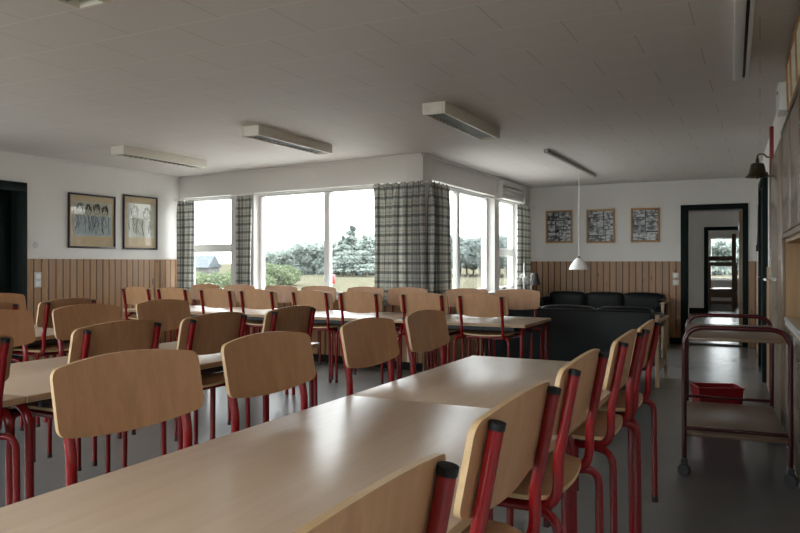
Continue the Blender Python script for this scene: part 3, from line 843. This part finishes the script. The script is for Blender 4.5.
# plant stand lamp and white ornament in the back corner
lx, ly = -3.03, 10.40
t = thing('floor_lamp', 'small black-shaded floor lamp in the back corner beside the side curtain', 'lamp', (lx, ly, 0))
bm = new(); lathe(bm, [(0, .02), (.12, .018), (.125, 0), (0, 0)], 24); obj('base', bm, 'black_plastic', t)
bm = new(); tube(bm, arc_path([(0, 0, .015), (0, 0, 1.04), (.07, -.02, 1.04)], .04), .008, 8); obj('pole', bm, 'frame_white', t)
bm = new(); lathe(bm, [(.03, 1.05), (.035, 1.045), (.072, .88), (.068, .88), (.03, 1.03)], 24, (.07, -.02, 0)); obj('lamp_shade', bm, 'ink', t)
t = thing('ornament', 'white twig ornament with a tall white candle on a slim stand in the back corner', 'ornament', (-3.0, 9.95, 0))
bm = new(); lathe(bm, [(0, .01), (.10, .01), (.105, 0), (0, 0)], 20); lathe(bm, [(.014, .01), (.014, .74), (0, .74)], 12); obj('stand', bm, 'frame_white', t)
bm = new(); lathe(bm, [(0, .74), (.035, .74), (.04, .79), (.03, .81), (0, .81)], 20); obj('pot', bm, 'white_paint', t)
bm = new()
for k in range(14):
    a = random.uniform(0, 2 * PI); h = random.uniform(.16, .33); r = random.uniform(.04, .10)
    tube(bm, arc_path([(0, 0, .78), (r * .3 * math.cos(a), r * .3 * math.sin(a), .74 + h), (r * math.cos(a), r * math.sin(a), .74 + h * .8)], .03, 4), .006, 6)
obj('twigs', bm, 'frame_white', t)
bm = new(); tube(bm, [(0, 0, .78), (0, 0, 1.2)], .011, 10); obj('candle', bm, 'frame_white', t)

# ------------------------------------------------------------------ right wall things
def wall_thing(name, label, cat, y, z=0, group=None): return thing(name, label, cat, (RX(y), y, z), RROT, group)
t = wall_thing('serving_hatch', 'wood-lined serving hatch in the right wall above the trolley, with a pale metal sill', 'hatch', 4.35)
g = new(); h0, h1 = -1.15, 1.148
box(g, .0, .26, h1 - .025, h1, .84, 1.355); box(g, 0, .26, h0, h0 + .025, .84, 1.355); box(g, 0, .26, h0, h1, 1.335, 1.358)
box(g, .26, .285, h0, h1, .83, 1.358); obj('lining', g, 'hatch_wood', t)
g = new(); box(g, -.026, 0, h0 - .03, h0, .80, 1.39, .003); box(g, -.026, 0, h1, h1 + .03, .80, 1.39, .003); box(g, -.026, 0, h0, h1, 1.36, 1.39, .003); obj('frame', g, 'beige_laminate', t)
g = new(); box(g, -.008, .26, h0, h1, .812, .84, .004); obj('sill', g, 'steel_edge', t)
for k in range(3):
    y = 3.62 + .74 * k
    c = wall_thing('base_cupboard', ['beige cupboard under the serving hatch at the right photo edge', 'beige cupboard under the serving hatch behind the trolley front', 'beige cupboard under the serving hatch at its far end behind the trolley'][k], 'cupboard', y, 0, 'base cupboards under the hatch')
    g = new(); box(g, -.004, -.0005, -.365, .365, .02, .79); obj('body', g, 'pale_wood', c, smooth=0)
    g = new(); box(g, -.010, -.004, -.355, .355, .05, .785, .002); dd = obj('door', g, 'beige_laminate', c)
    g = new(); tube(g, arc_path([(-.010, -.27, .70), (-.026, -.27, .70), (-.026, -.13, .70), (-.010, -.13, .70)], .008, 4), .004, 8); obj('handle', g, 'chrome', dd)
    c = wall_thing('wall_cupboard', ['glossy beige wall panel above the hatch at the right photo edge', 'glossy beige wall panel above the hatch, middle one', 'glossy beige wall panel above the far end of the hatch'][k], 'cupboard', y, 0, 'wall cupboards above the hatch')
    g = new(); box(g, -.004, -.0005, -.365, .365, 1.395, 2.075); obj('body', g, 'pale_wood', c, smooth=0)
    g = new(); box(g, -.02, -.004, -.365, .365, 1.40, 2.07, .002); obj('door', g, 'beige_laminate', c)
g = new(); box(g, -.026, 0, -2.25, 1.22, 2.077, 2.095, .002); o = struct('trim_11', g, 'beige_laminate', loc=(RX(4.35), 4.35, 0), rz=RROT)

# bell on a red board
t = wall_thing('ship_bell', 'bronze bell hanging from a curved bracket on the red board', 'bell', 7.05, 2.118); t.scale.z = .78
bx, by = -.125, 0
g = new(); lathe(g, [(0, -.05), (.03, -.052), (.052, -.065), (.06, -.10), (.066, -.15), (.078, -.185), (.098, -.205), (.099, -.212), (.09, -.21), (.07, -.185), (.058, -.15), (.05, -.08), (0, -.07)], 32, (bx, by, 0)); obj('bell_body', g, 'bronze', t)
g = new(); tube(g, [(bx, by, -.20), (bx, by, -.10)], .006, 8); lathe(g, [(0, -.235), (.014, -.225), (.016, -.21), (.006, -.195)], 14, (bx, by, 0)); obj('clapper', g, 'bronze', t)
g = new(); tube(g, arc_path([(bx, by, -.05), (bx, by, .045), (bx + .05, by, .045), (-.05, by, .005), (-.03, by, .005)], [.03, .03, .02], 5), .008, 8)
lathe(g, [(0, .0), (.014, -.005), (.016, -.05), (.02, -.055)], 14, (bx, by, 0)); obj('bracket', g, 'bronze', t)
t = wall_thing('backing_board', 'narrow dark red wooden board on the right wall carrying the bell', 'board', 7.05, 2.07)
g = new(); box(g, -.03, 0, -.06, .06, -.06, .31, .004); obj('board', g, 'red_paint', t)
# notice strip, alarm box, framed picture leaning above the panels
t = wall_thing('notice_sheet', 'pale blue paper strip on the right wall just beyond the glossy beige door', 'notice', 7.42, 1.0)
g = new(); box(g, -.004, 0, -.10, .10, .17, .55); obj('sheet', g, 'notice_blue', t, smooth=0)
t = wall_thing('alarm_box', 'white plastic box high on the right wall beside the framed picture', 'alarm', 5.38, 2.235)
g = new(); box(g, -.055, 0, -.11, .11, -.05, .14, .012, 3); obj('housing', g, 'white_paint', t)
g = new(); box(g, -.06, -.055, -.05, -.03, .07, .09, .002); obj('indicator', g, 'rubber_grey', t)
t = wall_thing('framed_picture', 'wood framed picture leaning high on the right wall at the photo edge', 'picture', 4.35, 2.098)
M = Matrix.Translation((-.012, 0, 0)) @ Matrix.Rotation(-.03, 4, 'Y')
g = new(); w = .52; hh = .30
for a, b, c, e in ((-w, w, 0, .02), (-w, w, hh - .02, hh), (-w, -w + .02, .02, hh - .02), (w - .02, w, .02, hh - .02), (.22, .24, .02, hh - .02), (-.16, -.14, .02, hh - .02)):
    box(g, -.018, -.002, a, b, c, e, .002)
bmesh.ops.transform(g, matrix=M, verts=g.verts); obj('frame', g, 'oak_frame', t)
g = new(); box(g, -.009, -.004, -w + .02, w - .02, .02, hh - .02); bmesh.ops.transform(g, matrix=M, verts=g.verts); obj('picture_sheet', g, 'paper_pale', t, smooth=0)
g = new(); cx_, cy_ = RX(10.3) - .018, 10.3
tube(g, arc_path([(cx_, cy_, 1.95), (cx_ - .004, cy_, 1.6), (cx_ - .012, cy_ + .02, 1.43)], .1), .008, 8); tube(g, [(cx_ - .012, cy_ + .02, 1.43), (cx_ - .012, cy_ + .02, 1.35)], .018, 10)
tag(obj('hanging_cord', g, 'black_plastic'), 'dark cord hanging on the white strip of right wall beside the doorway', 'cord')

# ------------------------------------------------------------------ trolley
t = thing('serving_trolley', 'dark red tubular trolley with two wooden shelves against the right wall', 'trolley', (-.118, 4.38, 0), RROT + .04)
TW, TD, TH, tr = .266, 1.05, .838, .0135
for y in (0, TD):
    g = new(); tube(g, arc_path([(-TW, y, .085), (-TW, y, TH), (TW, y, TH), (TW, y, .085)], .11, 10), tr, 12); obj('end_frame', g, 'dark_red_tube', t)
for z in (.245,):
    for y in (0, TD):
        g = new(); tube(g, [(-TW, y, z + .025), (TW, y, z + .025)], .010, 10); obj('cross_bar', g, 'dark_red_tube', t)
for z, nm in ((.762, 'top'), (.222, 'bottom')):
    g = new(); box(g, -TW + .0, TW - .0, .018, TD - .018, z, z + .018, .003); obj('shelf', g, 'shelf_brown', t)
for x in (-TW, TW):
    g = new(); tube(g, [(x, 0, .20), (x, TD, .20)], .009, 10); obj('side_rail', g, 'dark_red_tube', t)
for x in (-TW, TW):
    for y in (0, TD):
        g = new(); box(g, x - .018, x + .018, y - .022, y + .022, .075, .10, .004); box(g, x - .017, x - .013, y - .02, y + .02, .06, .08); box(g, x + .013, x + .017, y - .02, y + .02, .06, .08)
        c = obj('caster', g, 'rubber_grey', t)
        g = new(); tube(g, [(x - .006, y - .022, .034), (x + .006, y - .002, .034)], .034, 20); obj('wheel', g, 'rubber_grey', c)
t = thing('storage_bin', 'open red plastic bin on the floor just behind the trolley', 'bin', (-.285, 5.78, 0), .35)
g = new(); W, D, H = .155, .105, .30
o_ = [(-W, -D), (W, -D), (W, D), (-W, D)]
def ring(k, z): return [g.verts.new((x * k, y * k, z)) for x, y in o_]
R_ = [ring(.86, 0), ring(1.0, H - .012), ring(1.04, H - .012), ring(1.04, H), ring(.97, H), ring(.83, .008)]
for a, b in zip(R_, R_[1:]):
    for k in range(4): g.faces.new((a[k], a[(k + 1) % 4], b[(k + 1) % 4], b[k]))
g.faces.new(R_[0][::-1]); g.faces.new(R_[-1]); obj('bin_body', g, 'red_plastic', t, smooth=30)

# small white bowl on the window sill
q = on_front(su(337), -.02, ZS)
t = thing('bowl', 'small white bowl on the sill of the big window, right of the mullion', 'bowl', q)
g = new(); lathe(g, [(0, 0), (.03, 0), (.05, .03), (.058, .055), (.054, .055), (.045, .03), (0, .01)], 24); obj('bowl_body', g, 'white_paint', t)

# ------------------------------------------------------------------ outdoors
g = new(); N = 90; X0, X1_, Y0_, Y1_ = -170, 60, -60, 170; rn = random.Random(3)
def gz(x, y):
    dd = max(0, math.hypot(max(0, abs(x + 3.5) - 5), max(0, abs(y - 9) - 15)) - 8)
    k = min(1, dd / 50)
    return -.15 + k * (.35 * math.sin(x * .11 + .4) * math.cos(y * .09) + .25 * math.sin(x * .05 - y * .07)) + .006 * max(0, dd - 30)
vs = [[g.verts.new((X0 + (X1_ - X0) * i / N, Y0_ + (Y1_ - Y0_) * j / N, 0)) for i in range(N + 1)] for j in range(N + 1)]
for r_ in vs:
    for v in r_: v.co.z = gz(v.co.x, v.co.y)
for j in range(N):
    for i in range(N): g.faces.new((vs[j][i], vs[j][i + 1], vs[j + 1][i + 1], vs[j + 1][i]))
o = obj('meadow', g, 'meadow')
plain('bounce_concrete', (.50, .49, .46), .85, 0, .08, 2)
for nm, bx in (('bounce_paving_north', (-17, XS - .25, 8.1, 20)), ('bounce_paving_west', (-17, XL - .25, -14, 8.0)), ('bounce_paving_south', (XL - .2, 8, -14, YR - .3))):  # unseen pale paving, added to bounce daylight up to the ceiling
    c_ = new(); box(c_, bx[0], bx[1], bx[2], bx[3], -.25, -.08); struct(nm, c_, 'bounce_concrete', smooth=0)
tag(o, None, None, kind='structure')

def leaf_cloud(bm, blobs, n, size, rr):
    for _ in range(n):
        c, r = rr.choice(blobs)
        while True:
            d = Vector((rr.uniform(-1, 1), rr.uniform(-1, 1), rr.uniform(-1, 1)))
            if .1 < d.length < 1: break
        d = d.normalized() * (rr.uniform(.55, 1.0) ** .5)
        p = Vector(c) + Vector((d.x * r[0], d.y * r[1], d.z * r[2]))
        a = Vector((rr.uniform(-1, 1), rr.uniform(-1, 1), rr.uniform(-1, 1))).normalized(); b = a.cross(Vector((rr.uniform(-1, 1), rr.uniform(-1, 1), .5))).normalized()
        s = size * rr.uniform(.6, 1.3)
        bm.faces.new([bm.verts.new(p + a * s), bm.verts.new(p + b * s), bm.verts.new(p - a * s), bm.verts.new(p - b * s)])
def tree(kind, label, mat, trunk, seed):
    rr = random.Random(seed); t = thing({'pine': 'pine_tree', 'round': 'broadleaf_tree', 'bush': 'bush'}[kind], label, 'bush' if kind == 'bush' else 'tree')
    bm = new()
    if kind == 'round':
        blobs = [((rr.uniform(-.9, .9), rr.uniform(-.9, .9), rr.uniform(.25, 3.4)), (rr.uniform(.8, 1.3),) * 2 + (rr.uniform(.6, 1.0),)) for _ in range(16)]
        leaf_cloud(bm, blobs, 5000, .19, rr); h = 2.6
    elif kind == 'pine':
        blobs = []
        for k in range(9):
            z = .8 + 4.0 * k / 8; w = 1.55 * (1 - k / 9.2) + .1
            for _ in range(max(2, 6 - k)):
                a = rr.uniform(0, 6.28); blobs.append(((w * .5 * math.cos(a), w * .5 * math.sin(a), z + rr.uniform(-.15, .15)), (w * .6, w * .6, .22)))
        leaf_cloud(bm, blobs, 2600, .14, rr); h = 4.6
    else:
        blobs = [((rr.uniform(-1, 1), rr.uniform(-.8, .8), rr.uniform(.3, .8)), (rr.uniform(.5, .9),) * 2 + (rr.uniform(.4, .7),)) for _ in range(8)]
        leaf_cloud(bm, blobs, 2200, .075, rr); h = .8
    obj('foliage', bm, mat, t, smooth=0)
    bm = new(); tube(bm, [(0, 0, -.4), (.05, 0, h * .5), (0, .05, h)], .13 if kind != 'bush' else .04, 8, r2=.03); obj('trunk', bm, 'bark', t)
    return t
protos = {}
def plant(kind, mat, u, dist, height, label, grp, wide=1.0, rz=None):
    base = {'pine': 5.0, 'round': 4.2, 'bush': 1.4}[kind]
    x, y, _ = far(u, dist); z = gz(x, y); key = (kind, mat)
    if key not in protos:
        protos[key] = o = tree(kind, label, mat, True, len(protos) + 5); o['group'] = grp
    else: o = dup(protos[key], (0, 0, 0), 0, label, grp)
    o.location = (x, y, z); k = height / base; o.scale = (k * wide, k * wide, k); o.rotation_euler.z = rz if rz is not None else random.uniform(0, 6)
GT = 'trees beyond the meadow'
LT = {'front': 'grey-green tree beyond the meadow, seen through the big front window', 'side': 'dark tree beyond the meadow, seen through the side windows', 'far': 'tree seen through the window of the far room'}
def wood_belt(u0, u1, hmin, hmax, mat, label):
    k = 0; u = u0; D = (72, 84, 78, 90)
    while u < u1:
        f = (u - u0) / (u1 - u0); plant('round', mat, u, D[k % 4], hmin + (hmax - hmin) * f + random.uniform(-.3, .3), label, GT, 1.0); u += 6.5; k += 1
wood_belt(252, 398, 2.3, 4.6, 'leaf_hazed_grey', LT['front'])
for u, dd, h, lb in ((352, 68, 4.7, 'tall pointed conifer standing above the other trees in the big front window'), (342, 64, 3.6, 'smaller conifer just left of the tall pointed one'), (366, 64, 3.7, 'smaller conifer just right of the tall pointed one')):
    plant('pine', 'leaf_hazed_grey', u, dd, h, lb, GT, 1.2)
wood_belt(402, 540, 4.5, 4.5, 'leaf_hazed_dark', LT['side'])
for u, dd, h in ((706, 70, 4.0), (716, 66, 3.6), (725, 70, 4.2), (735, 68, 3.8), (745, 70, 4.0)):
    plant('round', 'leaf_hazed_grey', u, dd, h, LT['far'], GT, 1.3)
GB = 'bushes outside the windows'
for u, dd, h, lb in ((196, 30, 1.15, 'light green bush outside the small window, first from the left'), (211, 27, 1.15, 'light green bush outside the small window, second from the left'), (226, 29, 1.1, 'light green bush outside the small window, third from the left'), (240, 31, 1.0, 'light green bush outside the small window, partly behind the curtain'),
                     (264, 38, 1.5, 'rounded light green bush low in the big window, left one'), (283, 41, 1.3, 'rounded light green bush low in the big window, right one')):
    plant('bush', 'leaf_light', u, dd, h, lb, GB, 1.3)
x, y, _ = far(190, 66); t = thing('house', 'distant white house with a pale slate roof outside the small window', 'house', (x, y, gz(x, y)), .35); t.scale = (.75, .75, .95)
g = new(); box(g, -3, 3, -2, 2, -.3, 1.0); obj('wall', g, 'house_white', t, smooth=0)
g = new(); vv = [g.verts.new(p) for p in ((-3.2, -2.3, .9), (3.2, -2.3, .9), (3.2, 2.3, .9), (-3.2, 2.3, .9), (-3.2, 0, 2.1), (3.2, 0, 2.1))]
for f in ((0, 1, 5, 4), (2, 3, 4, 5), (0, 4, 3), (1, 2, 5), (0, 3, 2, 1)): g.faces.new([vv[i] for i in f])
obj('roof', g, 'roof_slate', t, smooth=0)
x, y, _ = far(330.5, 34); t = thing('post_box', 'small red post box on a post out on the meadow, right of the window mullion', 'post box', (x, y, gz(x, y)))
g = new(); box(g, -.2, .2, -.12, .12, .35, .8, .03, 2); obj('box', g, 'red_paint', t)
g = new(); tube(g, [(0, 0, -.2), (0, 0, .37)], .05, 8); obj('post', g, 'rubber_grey', t)

# ------------------------------------------------------------------ daylight
w = bpy.data.worlds.new('overcast'); S.world = w; w.use_nodes = True; nt = w.node_tree
bg = nt.nodes['Background']; tc = nt.nodes.new('ShaderNodeTexCoord'); sx = nt.nodes.new('ShaderNodeSeparateXYZ')
rp = nt.nodes.new('ShaderNodeValToRGB'); nt.links.new(tc.outputs['Generated'], sx.inputs[0]); nt.links.new(sx.outputs[2], rp.inputs[0]); nt.links.new(rp.outputs[0], bg.inputs[0])
rp.color_ramp.elements[0].position = 0; rp.color_ramp.elements[0].color = (.86, .90, .93, 1)
rp.color_ramp.elements[1].position = .8; rp.color_ramp.elements[1].color = (.97, .985, 1.0, 1)
bg.inputs[1].default_value = 6.0
def portal(loc, rot, sx_, sy_):
    l = bpy.data.lights.new('window_portal', 'AREA'); l.shape = 'RECTANGLE'; l.size = sx_; l.size_y = sy_; l.cycles.is_portal = True
    o = bpy.data.objects.new('window_portal', l); COL.objects.link(o); o.location = loc; o.rotation_euler = rot
# area lights shine along local -Z
for s0, s1 in (s_small, s_big):
    p = on_front((s0 + s1) / 2, .22, (ZS + ZH) / 2); portal(p, (-PI / 2, 0, WROT), s1 - s0, ZH - ZS)
for a, b in SIDE: portal((XS - .22, (a + b) / 2, (ZS + ZH) / 2), (PI / 2, 0, -PI / 2), b - a, ZH - ZS)
for a, b in REAR_ADDED: portal((.45 - 7.9 + (a + b) / 2, YR - .22, 1.525), (PI / 2, 0, 0), b - a, 1.45)
for a, b in LEFT_ADDED: portal((XL - .22, (a + b) / 2, 1.48), (PI / 2, 0, -PI / 2), b - a, 1.24)
portal((-2.3 + 1.38, Y3 + .17, 1.33), (-PI / 2, 0, 0), .8, 1.2)
portal((-2.3 - .17, YB + .12 + 2.5, 1.47), (PI / 2, 0, -PI / 2), 2.6, 1.25)

S.view_settings.view_transform = 'Standard'; S.view_settings.look = 'None'; S.view_settings.exposure = 1.10; S.view_settings.gamma = 1
S.view_settings.use_curve_mapping = False
S.cycles.use_denoising = True; S.cycles.max_bounces = 10; S.cycles.diffuse_bounces = 6; S.cycles.glossy_bounces = 4; S.cycles.transparent_max_bounces = 12
S.cycles.caustics_reflective = False; S.cycles.caustics_refractive = False; S.cycles.sample_clamp_indirect = 6
